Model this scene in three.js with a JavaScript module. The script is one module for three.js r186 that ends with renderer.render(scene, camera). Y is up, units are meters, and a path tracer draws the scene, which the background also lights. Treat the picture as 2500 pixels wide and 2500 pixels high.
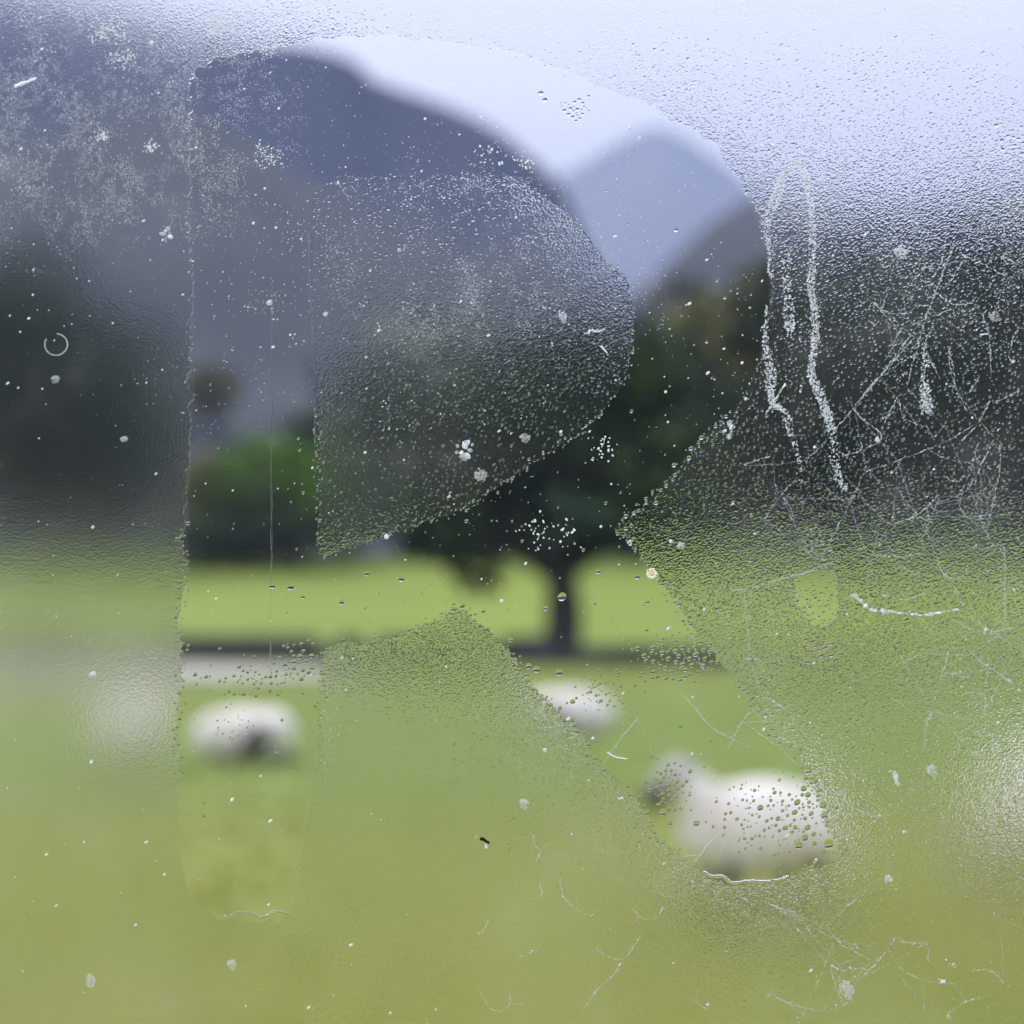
import * as THREE from 'three';
import { mergeGeometries, mergeVertices } from 'three/addons/utils/BufferGeometryUtils.js';

// ------------------------------------------------------------------ camera, sky, sun, exposure
const scene = new THREE.Scene();
const camera = new THREE.PerspectiveCamera(28, 1, 0.05, 20000);
const EYE = 2.0, PITCH = Math.atan(200 / 5013);
camera.position.set(0, EYE, 0);
camera.rotation.x = PITCH;
camera.focus = 0.4205;                       // sharp on the inner face of the window
camera.userData.fStop = 11.5;
scene.add(camera);

function skyTexture() {
  const W = 512, H = 256, a = new Float32Array(W * H * 4);
  for (let j = 0; j < H; j++) {
    const el = ((j + 0.5) / H - 0.5) * Math.PI;
    for (let i = 0; i < W; i++) {
      const az = (i / W) * Math.PI * 2, c = Math.cos(el);
      const n = fbm3(c * Math.cos(az) * 2.2 + 7, Math.sin(el) * 5 + 3, c * Math.sin(az) * 2.2 + 5, 4);
      const l = 0.93 + 0.2 * (n - 0.5), k = (j * W + i) * 4;
      a[k] = l * 0.985; a[k + 1] = l * 0.988; a[k + 2] = l * 1.03; a[k + 3] = 1;
    }
  }
  const t = new THREE.DataTexture(a, W, H, THREE.RGBAFormat, THREE.FloatType);
  t.mapping = THREE.EquirectangularReflectionMapping; t.magFilter = t.minFilter = THREE.LinearFilter; t.needsUpdate = true;
  return t;
}
const renderer = new THREE.WebGLRenderer({ antialias: true });
renderer.setSize(1024, 1024);
renderer.toneMapping = THREE.LinearToneMapping;
renderer.toneMappingExposure = 2.15;
renderer.shadowMap.enabled = true;

// ------------------------------------------------------------------ small helpers
function rng(seed) { let s = seed >>> 0; return () => { s = (s + 0x6D2B79F5) >>> 0; let t = Math.imul(s ^ (s >>> 15), 1 | s); t = (t + Math.imul(t ^ (t >>> 7), 61 | t)) ^ t; return ((t ^ (t >>> 14)) >>> 0) / 4294967296; }; }
function hash3(x, y, z) { let h = Math.imul(x, 374761393) + Math.imul(y, 668265263) + Math.imul(z, 1274126177); h = Math.imul(h ^ (h >>> 13), 1103515245); return ((h ^ (h >>> 16)) >>> 0) / 4294967296; }
function vnoise3(x, y, z) {
  const xi = Math.floor(x), yi = Math.floor(y), zi = Math.floor(z); let u = x - xi, v = y - yi, w = z - zi;
  u = u * u * (3 - 2 * u); v = v * v * (3 - 2 * v); w = w * w * (3 - 2 * w);
  const L = (a, b, t) => a + (b - a) * t, h = (a, b, c) => hash3(xi + a, yi + b, zi + c);
  return L(L(L(h(0, 0, 0), h(1, 0, 0), u), L(h(0, 1, 0), h(1, 1, 0), u), v), L(L(h(0, 0, 1), h(1, 0, 1), u), L(h(0, 1, 1), h(1, 1, 1), u), v), w);
}
function fbm3(x, y, z, o = 4) { let s = 0, a = 0.5, n = 0; for (let i = 0; i < o; i++) { s += a * vnoise3(x, y, z); n += a; x *= 2.03; y *= 2.03; z *= 2.03; a *= 0.5; } return s / n; }
const fbm2 = (x, y, o) => fbm3(x, y, 0.37, o);
const smooth = (a, b, x) => { const t = Math.min(1, Math.max(0, (x - a) / (b - a))); return t * t * (3 - 2 * t); };
const taken = {};
function numbered(n) { const k = taken[n] = (taken[n] ?? -1) + 1; return k ? `${n}_${String(k).padStart(3, '0')}` : n; }
function tag(o, label, category, group, kind) { o.userData = {}; if (label) o.userData.label = label; if (category) o.userData.category = category; if (group) o.userData.group = group; if (kind) o.userData.kind = kind; return o; }
function mesh(name, geo, mat, parent = scene) { const m = new THREE.Mesh(geo, mat); m.name = parent === scene ? numbered(name) : name; m.castShadow = m.receiveShadow = true; parent.add(m); return m; }
function structure(name, geo, mat) { const m = mesh(name, geo, mat); m.userData.kind = 'structure'; return m; }
const col = (r, g, b) => new THREE.Color().setRGB(r, g, b);
const std = (c, o = {}) => new THREE.MeshStandardMaterial({ color: col(...c), roughness: 0.9, ...o });

scene.background = skyTexture();
scene.environment = scene.background;
const sun = new THREE.DirectionalLight(col(1, 0.96, 0.9), 1.5);
sun.position.set(-62, 102, -108); sun.target.position.set(0, 0, -30);
sun.castShadow = true; sun.shadow.radius = 20; sun.shadow.mapSize.set(2048, 2048);
Object.assign(sun.shadow.camera, { left: -140, right: 140, top: 140, bottom: -140, near: 1, far: 400 });
scene.add(sun, sun.target);
scene.fog = new THREE.FogExp2(col(0.50, 0.62, 1.0), 0.00026);

// where a direction seen from the window (in steps of 1/5013 rad from its middle) meets depth d
const F = 5013, PANE = 0.42;
function at(px, py, d) {
  const X = (px - 1250) / F, Y = -(py - 1250) / F, c = Math.cos(PITCH), s = Math.sin(PITCH);
  const dy = Y * c + s, dz = Y * s - c, k = d / -dz;
  return new THREE.Vector3(X * k, EYE + dy * k, -d);
}
const G = (px, py) => at(px, py, PANE);       // the same on the glass
const U = PANE / F;                           // one step on the glass, 0.084 mm

// ------------------------------------------------------------------ ground, track, hills
const groundH = (x, z) => { const d = -z; return 4.35 * smooth(60, 122, d) * (0.92 + 0.16 * fbm2(x * 0.02 + 3, z * 0.02, 2)) + 0.03 * (fbm2(x * 0.25, z * 0.25, 2) - 0.5) * smooth(3, 9, Math.hypot(x, z)); };
{
  const pos = [], colr = [], idx = [], NA = 220, NR = 130;
  const radii = [...Array(NR)].map((_, i) => 0.8 * Math.pow(6000 / 0.8, i / (NR - 1)));
  for (let i = 0; i < NR; i++) for (let j = 0; j <= NA; j++) {
    const a = (j / NA) * Math.PI * 2, x = radii[i] * Math.sin(a), z = -radii[i] * Math.cos(a);
    pos.push(x, groundH(x, z), z);
    const n = fbm2(x * 0.11 + 50, z * 0.11 + 20, 4), m = fbm2(x * 0.6, z * 0.6, 3), sunlit = smooth(58, 66, -z);
    const t = smooth(0.35, 0.65, n);
    const worn = smooth(18, 11, -z + 7 * (fbm2(x * 0.3 + 2, z * 0.3, 3) - 0.5)), fresh = smooth(16, 24, -z + 9 * (fbm2(x * 0.2 + 7, z * 0.2, 3) - 0.5));
    let r = 0.178 + 0.022 * worn - 0.03 * fresh + 0.02 * t + 0.006 * (m - 0.5), g = 0.214 + 0.006 * t + 0.006 * (m - 0.5), b = 0.031;
    r += sunlit * 0.028; g += sunlit * 0.036; b -= sunlit * 0.004;  // sunlit look of the field beyond the wall, painted into the grass colour
    { const patch = sunlit * (fbm2(x * 0.16 + 11, z * 0.16, 4) - 0.5); r += 0.10 * patch; g += 0.09 * patch; }
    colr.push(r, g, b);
    if (i && j) { const p = i * (NA + 1) + j, q = p - NA - 1; idx.push(q - 1, p - 1, p, q - 1, p, q); }
  }
  const g = new THREE.BufferGeometry();
  g.setAttribute('position', new THREE.Float32BufferAttribute(pos, 3)); g.setAttribute('color', new THREE.Float32BufferAttribute(colr, 3)); g.setIndex(idx); g.computeVertexNormals();
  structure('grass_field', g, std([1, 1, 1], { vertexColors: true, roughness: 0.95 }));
}
// pale track in front of the wall
{
  const pos = [], idx = [], colr = [], N = 90, M = 6;
  for (let i = 0; i <= N; i++) {
    const x = -26 + i * 0.27, c = -52.5 + 2.4 * Math.sin((x + 8) * 0.16) + 0.6 * fbm2(x * 0.4, 3, 2), w = 4.6 * smooth(-2.2, -7, x) * (0.75 + 0.5 * fbm2(x * 0.5, 9, 3));
    for (let k = 0; k <= M; k++) {
      const z = c + (k / M - 0.5) * w * 2;
      pos.push(x, groundH(x, z) + 0.035, z);
      const n = 0.8 + 0.45 * fbm2(x * 1.3, z * 1.3, 3); colr.push(0.42 * n, 0.385 * n, 0.36 * n);
      if (i && k) { const p = i * (M + 1) + k, q = p - M - 1; idx.push(q - 1, p, p - 1, q - 1, q, p); }
    }
  }
  const g = new THREE.BufferGeometry(); g.setAttribute('position', new THREE.Float32BufferAttribute(pos, 3)); g.setAttribute('color', new THREE.Float32BufferAttribute(colr, 3)); g.setIndex(idx); g.computeVertexNormals();
  structure('gravel_track', g, std([1, 1, 1], { vertexColors: true, side: THREE.DoubleSide }));
}
function interp(profile, px) {
  if (px <= profile[0][0]) return profile[0][1];
  for (let i = 1; i < profile.length; i++) if (px <= profile[i][0]) { const [a, b] = profile[i - 1], [c, d] = profile[i], t = (px - a) / (c - a); return b + (d - b) * (t * t * (3 - 2 * t) * 0.4 + t * 0.6); }
  return profile.at(-1)[1];
}
function ridge(name, profile, far, near, c0, c1, rough, seed) {   // a ridge with a front slope down to the field and a back slope
  const pos = [], colr = [], idx = [], NU = 210, NV = 46;
  for (let i = 0; i <= NU; i++) {
    const px = -2600 + (i / NU) * 7600, crest = at(px, interp(profile, px), far);
    for (let j = 0; j <= NV; j++) {
      const v = j / NV, back = v > 0.8, t = back ? 1 - (v - 0.8) / 0.2 : v / 0.8;
      const d = back ? far * (1 + (1 - t) * 0.5) : near + (far - near) * t;
      const x = crest.x * d / far, shape = Math.pow(t, back ? 1 : 1.25);
      const n = fbm3(x * 5 / far + seed, d * 5 / far, seed, 5) - 0.5;
      const y = 3 + (crest.y - 3) * shape + n * rough * far * t * (back ? t : 4 * (1 - t) * 0.7 + 0.12);
      pos.push(x, y - 2.5 * (1 - t), -d);
      const k = smooth(0.38, 0.62, fbm3(x * 14 / far, d * 14 / far, seed + 9, 4));
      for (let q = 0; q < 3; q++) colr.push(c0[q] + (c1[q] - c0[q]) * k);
      if (i && j) { const p = i * (NV + 1) + j, q = p - NV - 1; idx.push(q - 1, p, p - 1, q - 1, q, p); }
    }
  }
  const g = new THREE.BufferGeometry(); g.setAttribute('position', new THREE.Float32BufferAttribute(pos, 3)); g.setAttribute('color', new THREE.Float32BufferAttribute(colr, 3)); g.setIndex(idx); g.computeVertexNormals();
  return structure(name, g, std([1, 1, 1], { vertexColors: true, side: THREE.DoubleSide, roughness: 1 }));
}
ridge('far_mountain', [[-2000, 520], [300, 520], [900, 520], [1200, 470], [1330, 425], [1420, 385], [1490, 340], [1550, 304], [1605, 288], [1660, 306], [1740, 362], [1850, 440], [2000, 505], [2500, 540], [4500, 700]], 5400, 3400, [0.13, 0.125, 0.125], [0.18, 0.17, 0.165], 0.012, 3);
ridge('mountain', [[-2000, 150], [-300, -120], [0, -70], [300, 0], [450, 50], [600, 75], [750, 90], [860, 118], [907, 172], [1000, 205], [1080, 233], [1154, 265], [1219, 298], [1266, 340], [1308, 373], [1370, 430], [1405, 500], [1440, 610], [1490, 720], [1800, 900], [2500, 1100], [4500, 1200]], 1000, 540, [0.01, 0.02, 0.06], [0.018, 0.03, 0.075], 0.012, 11);  // blue of the distant haze is painted into the slope colour, besides the fog
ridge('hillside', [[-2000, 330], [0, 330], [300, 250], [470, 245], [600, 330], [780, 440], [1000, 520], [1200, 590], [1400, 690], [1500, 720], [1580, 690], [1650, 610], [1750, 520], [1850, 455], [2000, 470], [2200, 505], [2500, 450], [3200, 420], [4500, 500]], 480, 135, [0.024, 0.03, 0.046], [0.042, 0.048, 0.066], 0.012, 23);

// grass tufts on the near field
{
  const R = rng(5), blades = [];
  for (let k = 0; k < 7; k++) {
    const a = k * 0.9 + R(), h = 0.035 + 0.04 * R();
    blades.push(new THREE.ConeGeometry(0.0065, h, 3, 1, true).translate(0, h / 2, 0).rotateZ(0.25 + 0.5 * R()).rotateY(a).translate(0.02 * (R() - 0.5), 0, 0.02 * (R() - 0.5)));
  }
  const N = 14000, im = new THREE.InstancedMesh(mergeGeometries(blades), std([1, 1, 1], { side: THREE.DoubleSide }), N), m = new THREE.Matrix4(), q = new THREE.Quaternion(), up = new THREE.Vector3(0, 1, 0);
  for (let i = 0; i < N; i++) {
    const d = 7 + 50 * Math.pow(R(), 1.1), x = (R() - 0.5) * d * 0.85, z = -d, s = 0.7 + 0.9 * R();
    m.compose(new THREE.Vector3(x, groundH(x, z) - 0.005, z), q.setFromAxisAngle(up, R() * 6.28), new THREE.Vector3(s * 1.4, s * 0.8, s * 1.4)); im.setMatrixAt(i, m);
    const t = smooth(0.35, 0.65, fbm2(x * 0.11 + 50, z * 0.11 + 20, 4)), v = 0.85 + 0.3 * R();
    im.setColorAt(i, col((0.27 + 0.04 * t) * v, (0.325 + 0.01 * t) * v, 0.045 * v));
  }
  im.name = 'grass'; tag(im, 'short pasture grass on the field where the sheep graze', 'grass', null, 'stuff'); im.castShadow = im.receiveShadow = true; scene.add(im);
}

// ------------------------------------------------------------------ low dark stone wall
{
  const R = rng(77), wall = new THREE.Group(); wall.name = 'stone_wall'; wall.position.set(0, 0, -60); scene.add(wall);
  tag(wall, 'low dark stone wall running across the field behind the sheep', 'wall');
  const mats = [[0.055, 0.055, 0.062], [0.075, 0.072, 0.076], [0.045, 0.046, 0.05]].map((c) => std(c));
  const shapes = [...Array(4)].map(() => {
    const g = new THREE.BoxGeometry(1, 1, 1, 2, 2, 2), p = g.attributes.position;
    for (let i = 0; i < p.count; i++) { const v = new THREE.Vector3().fromBufferAttribute(p, i), s = 1 - 0.16 * (v.lengthSq() - 0.25); const n = 0.1 * (hash3(Math.round(v.x * 2 + R.length), Math.round(v.y * 2), Math.round(v.z * 2)) - 0.5); p.setXYZ(i, v.x * (s + n), v.y * (s + n), v.z * (s - n)); }
    g.computeVertexNormals(); return g;
  });
  const rest = [];
  let n = 0;
  for (let row = 0; row < 3; row++) {
    let x = -19 + R() * 0.3;
    while (x < 19) {
      const w = 0.45 + 0.55 * R(), h = 0.27 + 0.05 * R(), z = 1.6 * Math.sin(x * 0.11 + 0.7), base = groundH(x, -60 + z);
      const s = shapes[n % 4];
      const near = Math.abs(x) < 17;
      if (near && n < 290 && !(row === 2 && (R() < 0.3 || fbm2(x * 0.35, 4, 2) > 0.56))) { const b = mesh('stone', s, mats[Math.floor(R() * 3)], wall); b.position.set(x + w / 2, base - 0.06 + row * 0.27 + h / 2, z); b.scale.set(w * 1.06, h * 1.1, 0.5 + 0.1 * R()); b.rotation.y = 0.2 * (R() - 0.5); b.rotation.z = 0.08 * (R() - 0.5); n++; }
      x += w;
    }
  }
}

// ------------------------------------------------------------------ trees
function leafCloud(R, lobes, count, size, flat = 0.75) {
  const pos = [], nor = [], idx = [];
  const tot = lobes.reduce((s, l) => s + l[3] * l[3], 0);
  for (const [cx, cy, cz, r, ry] of lobes) {
    const n = Math.round(count * r * r / tot);
    for (let i = 0; i < n; i++) {
      const u = R() * 2 - 1, a = R() * 6.283, q = Math.sqrt(1 - u * u), k = Math.pow(R(), 0.28);
      const dx = q * Math.cos(a), dy = u, dz = q * Math.sin(a), lump = 0.8 + 0.45 * fbm3(cx + dx * 2.2, cy + dy * 2.2, cz + dz * 2.2, 2);
      const c = new THREE.Vector3(cx + dx * r * k * lump, cy + dy * (ry ?? r * flat) * k * lump, cz + dz * r * k * lump);
      const t = new THREE.Vector3(R() - 0.5, (R() - 0.5) * 0.8, R() - 0.5).normalize(), b = new THREE.Vector3(R() - 0.5, R() - 0.5, R() - 0.5).cross(t).normalize(), s = size * (0.6 + 0.8 * R());
      const o = pos.length / 3, nn = new THREE.Vector3().crossVectors(t, b); if (nn.x * dx + nn.y * dy + nn.z * dz < 0) nn.negate(); nn.multiplyScalar(0.5).add(new THREE.Vector3(dx, dy + 0.2, dz)).normalize();
      for (const [p, w] of [[-1, 0], [0, 0.5], [1, 0], [0, -0.5]]) { pos.push(c.x + t.x * s * p + b.x * s * w, c.y + t.y * s * p + b.y * s * w, c.z + t.z * s * p + b.z * s * w); nor.push(nn.x, nn.y, nn.z); }
      idx.push(o, o + 1, o + 2, o, o + 2, o + 3);
    }
  }
  const g = new THREE.BufferGeometry(); g.setAttribute('position', new THREE.Float32BufferAttribute(pos, 3)); g.setAttribute('normal', new THREE.Float32BufferAttribute(nor, 3)); g.setIndex(idx); return g;
}
function limb(points, r0, r1, seg = 8) {
  const c = new THREE.CatmullRomCurve3(points.map((p) => new THREE.Vector3(...p))), n = 12, g = new THREE.TubeGeometry(c, n, 1, seg), p = g.attributes.position;
  for (let i = 0; i <= n; i++) { const o = c.getPointAt(i / n), r = r0 + (r1 - r0) * (i / n); for (let j = 0; j <= seg; j++) { const k = i * (seg + 1) + j, v = new THREE.Vector3().fromBufferAttribute(p, k).sub(o).multiplyScalar(r * (0.92 + 0.16 * hash3(i, j % seg, 3))).add(o); p.setXYZ(k, v.x, v.y, v.z); } }
  g.computeVertexNormals(); return g;
}
const leaf = (c, through = 0) => through ? new THREE.MeshPhysicalMaterial({ color: col(...c), roughness: 1, transmission: through, thickness: 0, side: THREE.DoubleSide, specularIntensity: 0.3 }) : std(c, { roughness: 1, side: THREE.DoubleSide });
const L = { dark: leaf([0.042, 0.078, 0.042]), deep: leaf([0.085, 0.14, 0.08]), mid: leaf([0.12, 0.21, 0.065]), bright: leaf([0.22, 0.46, 0.055]), yellow: leaf([0.38, 0.40, 0.13]), olive: leaf([0.18, 0.19, 0.07]), moss: leaf([0.09, 0.14, 0.05]) };
const BARK = std([0.045, 0.04, 0.038]);

// the big tree behind the wall
{
  const R = rng(901), p = at(1372, 1560, 62), t = new THREE.Group(); t.name = 'broad_tree'; t.position.set(p.x, groundH(p.x, -62) - 0.1, -62); scene.add(t);
  tag(t, 'large dark spreading tree with bare trunk standing behind the low wall', 'tree');
  mesh('trunk', limb([[0, 0, 0], [0.05, 1.6, 0], [-0.05, 3.2, 0.1], [0.1, 5.2, 0]], 0.62, 0.36, 12), BARK, t);
  for (const [a, y0, reach, y1] of [[0.1, 3.1, 3.6, 5.2], [1.2, 3.4, 2.8, 6.2], [2.4, 3.0, 3.4, 5.0], [3.14, 2.9, 3.9, 3.9], [4.3, 3.5, 3, 6.3], [5.4, 3.2, 3.2, 5.6], [0.7, 4.5, 2.2, 8.2], [3.6, 4.6, 2.0, 8.4]]) mesh('branch', limb([[0, y0 - 0.5, 0], [Math.cos(a) * reach * 0.4, y0 + 0.5, Math.sin(a) * reach * 0.4], [Math.cos(a) * reach, y1, Math.sin(a) * reach]], 0.24, 0.06), BARK, t);
  const lobes = [[0, 6.4, 0, 3.2, 2.2], [2.6, 5.6, 0.6, 2.5, 1.8], [-2.5, 5.3, 0.3, 2.4, 1.6], [-3.7, 4.0, 0.8, 1.5, 1.1], [-2.6, 2.9, 0.9, 0.95, 0.8], [3.6, 6.6, -0.8, 1.9, 1.6], [1.4, 7.9, -0.3, 2.2, 1.6], [-1.3, 7.7, 0, 2.2, 1.6], [0.6, 4.4, 1.9, 1.9, 1.0], [2.4, 4.2, -1.4, 1.6, 1.0], [-0.8, 4.5, -2, 2.2, 1.2], [2.2, 8.6, 0.5, 1.4, 1.1], [-4.7, 4.9, -0.6, 1.3, 1.0], [0.2, 9.2, 0, 1.6, 1.2]];
  const pick = (k) => lobes.filter((_, i) => [0, 1, 0, 2, 1, 0, 0, 1, 2, 2, 0, 1, 2, 0][i] === k);
  mesh('crown', leafCloud(R, pick(0), 3900, 0.25), L.dark, t); mesh('crown', leafCloud(R, pick(1), 2600, 0.25), L.moss, t); mesh('crown', leafCloud(R, pick(2), 1800, 0.25), L.deep, t);
}
const protos = {};
function tree(kind, px, d, height, width, mat, label, name = 'tree', category = 'tree', group) {
  const key = kind + '';
  if (!protos[key]) {
    const R = rng(300 + Object.keys(protos).length * 17), g = new THREE.Group();
    const lobes = [];
    if (kind.startsWith('tall')) for (let i = 0; i < 11; i++) { const y = 0.17 + 0.73 * (i / 10), w = 0.26 * Math.sin(Math.PI * Math.min(0.94, 0.2 + 0.75 * (y - 0.2))) + 0.04, a = i * 2.4; lobes.push([Math.cos(a) * w * 0.7, y, Math.sin(a) * w * 0.7, w * 0.85, 0.11 + 0.03 * R()]); }
    else if (kind.startsWith('spire')) for (let i = 0; i < 12; i++) { const y = 0.12 + 0.82 * (i / 11), w = 0.30 * (1 - i / 12.5), a = i * 2.1; lobes.push([Math.cos(a) * w * 0.15, y, Math.sin(a) * w * 0.15, w, 0.075]); }
    else for (let i = 0; i < 9; i++) { const a = i * 2.4, y = 0.22 + 0.5 * R(), w = 0.28 * (1 - 0.4 * y); lobes.push([Math.cos(a) * w, y, Math.sin(a) * w, 0.24 + 0.06 * R(), 0.2]); }
    g.add(Object.assign(new THREE.Mesh(limb([[0, 0, 0], [0.01, 0.3, 0], [-0.01, 0.6, 0.01], [0, 0.85, 0]], kind.startsWith('bush') ? 0.03 : 0.028, 0.008), BARK), { name: 'trunk' }));
    for (let i = 0; i < 4; i++) { const a = i * 1.7; g.add(Object.assign(new THREE.Mesh(limb([[0, 0.25 + i * 0.09, 0], [Math.cos(a) * 0.1, 0.36 + i * 0.09, Math.sin(a) * 0.1], [Math.cos(a) * 0.2, 0.45 + i * 0.09, Math.sin(a) * 0.2]], 0.012, 0.004, 6), BARK), { name: 'branch' })); }
    g.add(Object.assign(new THREE.Mesh(leafCloud(R, lobes, 2300, 0.03), mat), { name: 'crown' }));
    protos[key] = g;
  }
  const t = protos[key].clone(); t.name = numbered(name); t.children.forEach((c) => { c.castShadow = c.receiveShadow = true; if (c.name === 'crown') c.material = mat; });
  const p = at(px, 1300, d); t.position.set(p.x, groundH(p.x, -d) - 0.15, -d); t.scale.set(width / 0.62, height, width / 0.62); t.rotation.y = px * 0.013;
  tag(t, label, category, group); scene.add(t); return t;
}
// left of the wiped letter
let leftN = 0, midN = 0, woodN = 0;
const nth = ['first', 'second', 'third', 'fourth', 'fifth', 'sixth', 'seventh', 'eighth', 'ninth', 'tenth', 'eleventh'];
const leftRow = 'dark trees along the upper edge of the field';
for (const [px, d, h, w, kind] of [[-230, 112, 16.5, 10, 'tall_a'], [-60, 108, 17.5, 10, 'tall_b'], [85, 110, 15.8, 9, 'tall_a'], [215, 106, 14, 7.5, 'tall_b'], [300, 114, 10.5, 5.0, 'tall_a']]) tree(kind, px, d, h, w, L.dark, `${['fifth', 'fourth', 'third', 'second', 'first'][leftN++]} dark leafy tree in the row leading away from the yellow green bush`, 'dark_tree', 'tree', leftRow);
tree('bush_a', 700, 112, 8.6, 5.2, L.bright, 'rounded bright green tree at the top of the field', 'green_tree', 'tree');
tree('bush_b', 600, 109, 5.4, 3.8, L.mid, 'dull green low tree beside the rounded bright green one', 'low_tree', 'tree');
tree('bush_c', 515, 116, 7.6, 3.4, L.yellow, 'yellow green bush on the slope above the field', 'yellow_bush', 'bush');
tree('tall_c', 510, 215, 6.5, 5.8, L.olive, 'small olive brown tree alone on the grey hillside', 'hillside_tree', 'tree').position.y = 19.8;
tree('bush_a', 730, 103, 3.6, 5.0, L.dark, 'low dark shrub at the foot of the rounded bright green tree', 'dark_shrub', 'shrub');
tree('bush_b', 500, 104, 2.6, 4.8, L.deep, 'low dark shrub below the yellow green bush', 'dark_shrub', 'shrub');
for (const [px, d, h, w, kind] of [[850, 116, 9.5, 8, 'tall_b'], [985, 120, 12.5, 9, 'tall_a'], [1130, 116, 14, 9.5, 'tall_b']]) tree(kind, px, d, h, w, L.deep, `${nth[midN++]} dark green tree between the bright green tree and the broad one`, 'field_edge_tree', 'tree', 'trees behind the misted loop of the letter');
const rightRow = 'dark wood on the right side of the valley';
for (const [px, d, h, w, kind, m] of [[1545, 112, 13.5, 8.5, 'tall_a', 'dark'], [1640, 124, 14.5, 9, 'tall_b', 'deep'], [1700, 128, 17, 8, 'tall_c', 'olive'], [1800, 118, 16.5, 9, 'tall_a', 'olive'], [1880, 126, 16, 10, 'tall_b', 'deep'], [2010, 116, 17.5, 10, 'tall_a', 'dark'], [2140, 122, 18.5, 10, 'tall_b', 'dark'], [2270, 114, 18, 10.5, 'tall_a', 'dark'], [2390, 120, 20, 10, 'tall_b', 'deep'], [2510, 114, 18.5, 11, 'tall_a', 'dark'], [2650, 116, 19, 11, 'tall_b', 'dark']]) tree(kind, px, d, h, w, L[m], `${m === 'olive' ? 'olive green' : m === 'deep' ? 'mid green' : 'very dark'} tall tree, ${nth[woodN++]} in the wood counted from the broad tree`, 'wood_tree', 'tree', rightRow);

// ------------------------------------------------------------------ sheep
function surfaceNet(sdf, lo, hi, cell) {
  const n = [0, 1, 2].map((k) => Math.ceil((hi[k] - lo[k]) / cell) + 1), [nx, ny, nz] = n, f = new Float32Array(nx * ny * nz), id = new Int32Array(nx * ny * nz).fill(-1), pos = [], idx = [];
  const I = (x, y, z) => x + nx * (y + ny * z);
  for (let z = 0; z < nz; z++) for (let y = 0; y < ny; y++) for (let x = 0; x < nx; x++) f[I(x, y, z)] = sdf(lo[0] + x * cell, lo[1] + y * cell, lo[2] + z * cell);
  for (let z = 0; z < nz - 1; z++) for (let y = 0; y < ny - 1; y++) for (let x = 0; x < nx - 1; x++) {
    let sx = 0, sy = 0, sz = 0, c = 0;
    const v = (a, b, d) => f[I(x + a, y + b, z + d)];
    for (const [a, b] of [[[0, 0, 0], [1, 0, 0]], [[0, 1, 0], [1, 1, 0]], [[0, 0, 1], [1, 0, 1]], [[0, 1, 1], [1, 1, 1]], [[0, 0, 0], [0, 1, 0]], [[1, 0, 0], [1, 1, 0]], [[0, 0, 1], [0, 1, 1]], [[1, 0, 1], [1, 1, 1]], [[0, 0, 0], [0, 0, 1]], [[1, 0, 0], [1, 0, 1]], [[0, 1, 0], [0, 1, 1]], [[1, 1, 0], [1, 1, 1]]]) {
      const p = v(...a), q = v(...b); if ((p < 0) === (q < 0)) continue; const t = p / (p - q);
      sx += a[0] + (b[0] - a[0]) * t; sy += a[1] + (b[1] - a[1]) * t; sz += a[2] + (b[2] - a[2]) * t; c++;
    }
    if (c) { id[I(x, y, z)] = pos.length / 3; pos.push(lo[0] + (x + sx / c) * cell, lo[1] + (y + sy / c) * cell, lo[2] + (z + sz / c) * cell); }
  }
  const quad = (a, b, c, d, flip) => { if (flip) idx.push(a, c, b, a, d, c); else idx.push(a, b, c, a, c, d); };
  for (let z = 1; z < nz - 1; z++) for (let y = 1; y < ny - 1; y++) for (let x = 1; x < nx - 1; x++) {
    const s = f[I(x, y, z)] < 0;
    if (s !== f[I(x + 1, y, z)] < 0) quad(id[I(x, y, z)], id[I(x, y - 1, z)], id[I(x, y - 1, z - 1)], id[I(x, y, z - 1)], s);
    if (s !== f[I(x, y + 1, z)] < 0) quad(id[I(x, y, z)], id[I(x, y, z - 1)], id[I(x - 1, y, z - 1)], id[I(x - 1, y, z)], s);
    if (s !== f[I(x, y, z + 1)] < 0) quad(id[I(x, y, z)], id[I(x - 1, y, z)], id[I(x - 1, y - 1, z)], id[I(x, y - 1, z)], s);
  }
  const g = new THREE.BufferGeometry(); g.setAttribute('position', new THREE.Float32BufferAttribute(pos, 3)); g.setIndex(idx); g.computeVertexNormals(); return g;
}
const capsule = (x, y, z, a, b, r0, r1) => { const bx = b[0] - a[0], by = b[1] - a[1], bz = b[2] - a[2], px = x - a[0], py = y - a[1], pz = z - a[2], t = Math.min(1, Math.max(0, (px * bx + py * by + pz * bz) / (bx * bx + by * by + bz * bz))); return Math.hypot(px - bx * t, py - by * t, pz - bz * t) - (r0 + (r1 - r0) * t); };
const smin = (a, b, k) => { const h = Math.max(k - Math.abs(a - b), 0) / k; return Math.min(a, b) - h * h * k * 0.25; };
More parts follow.
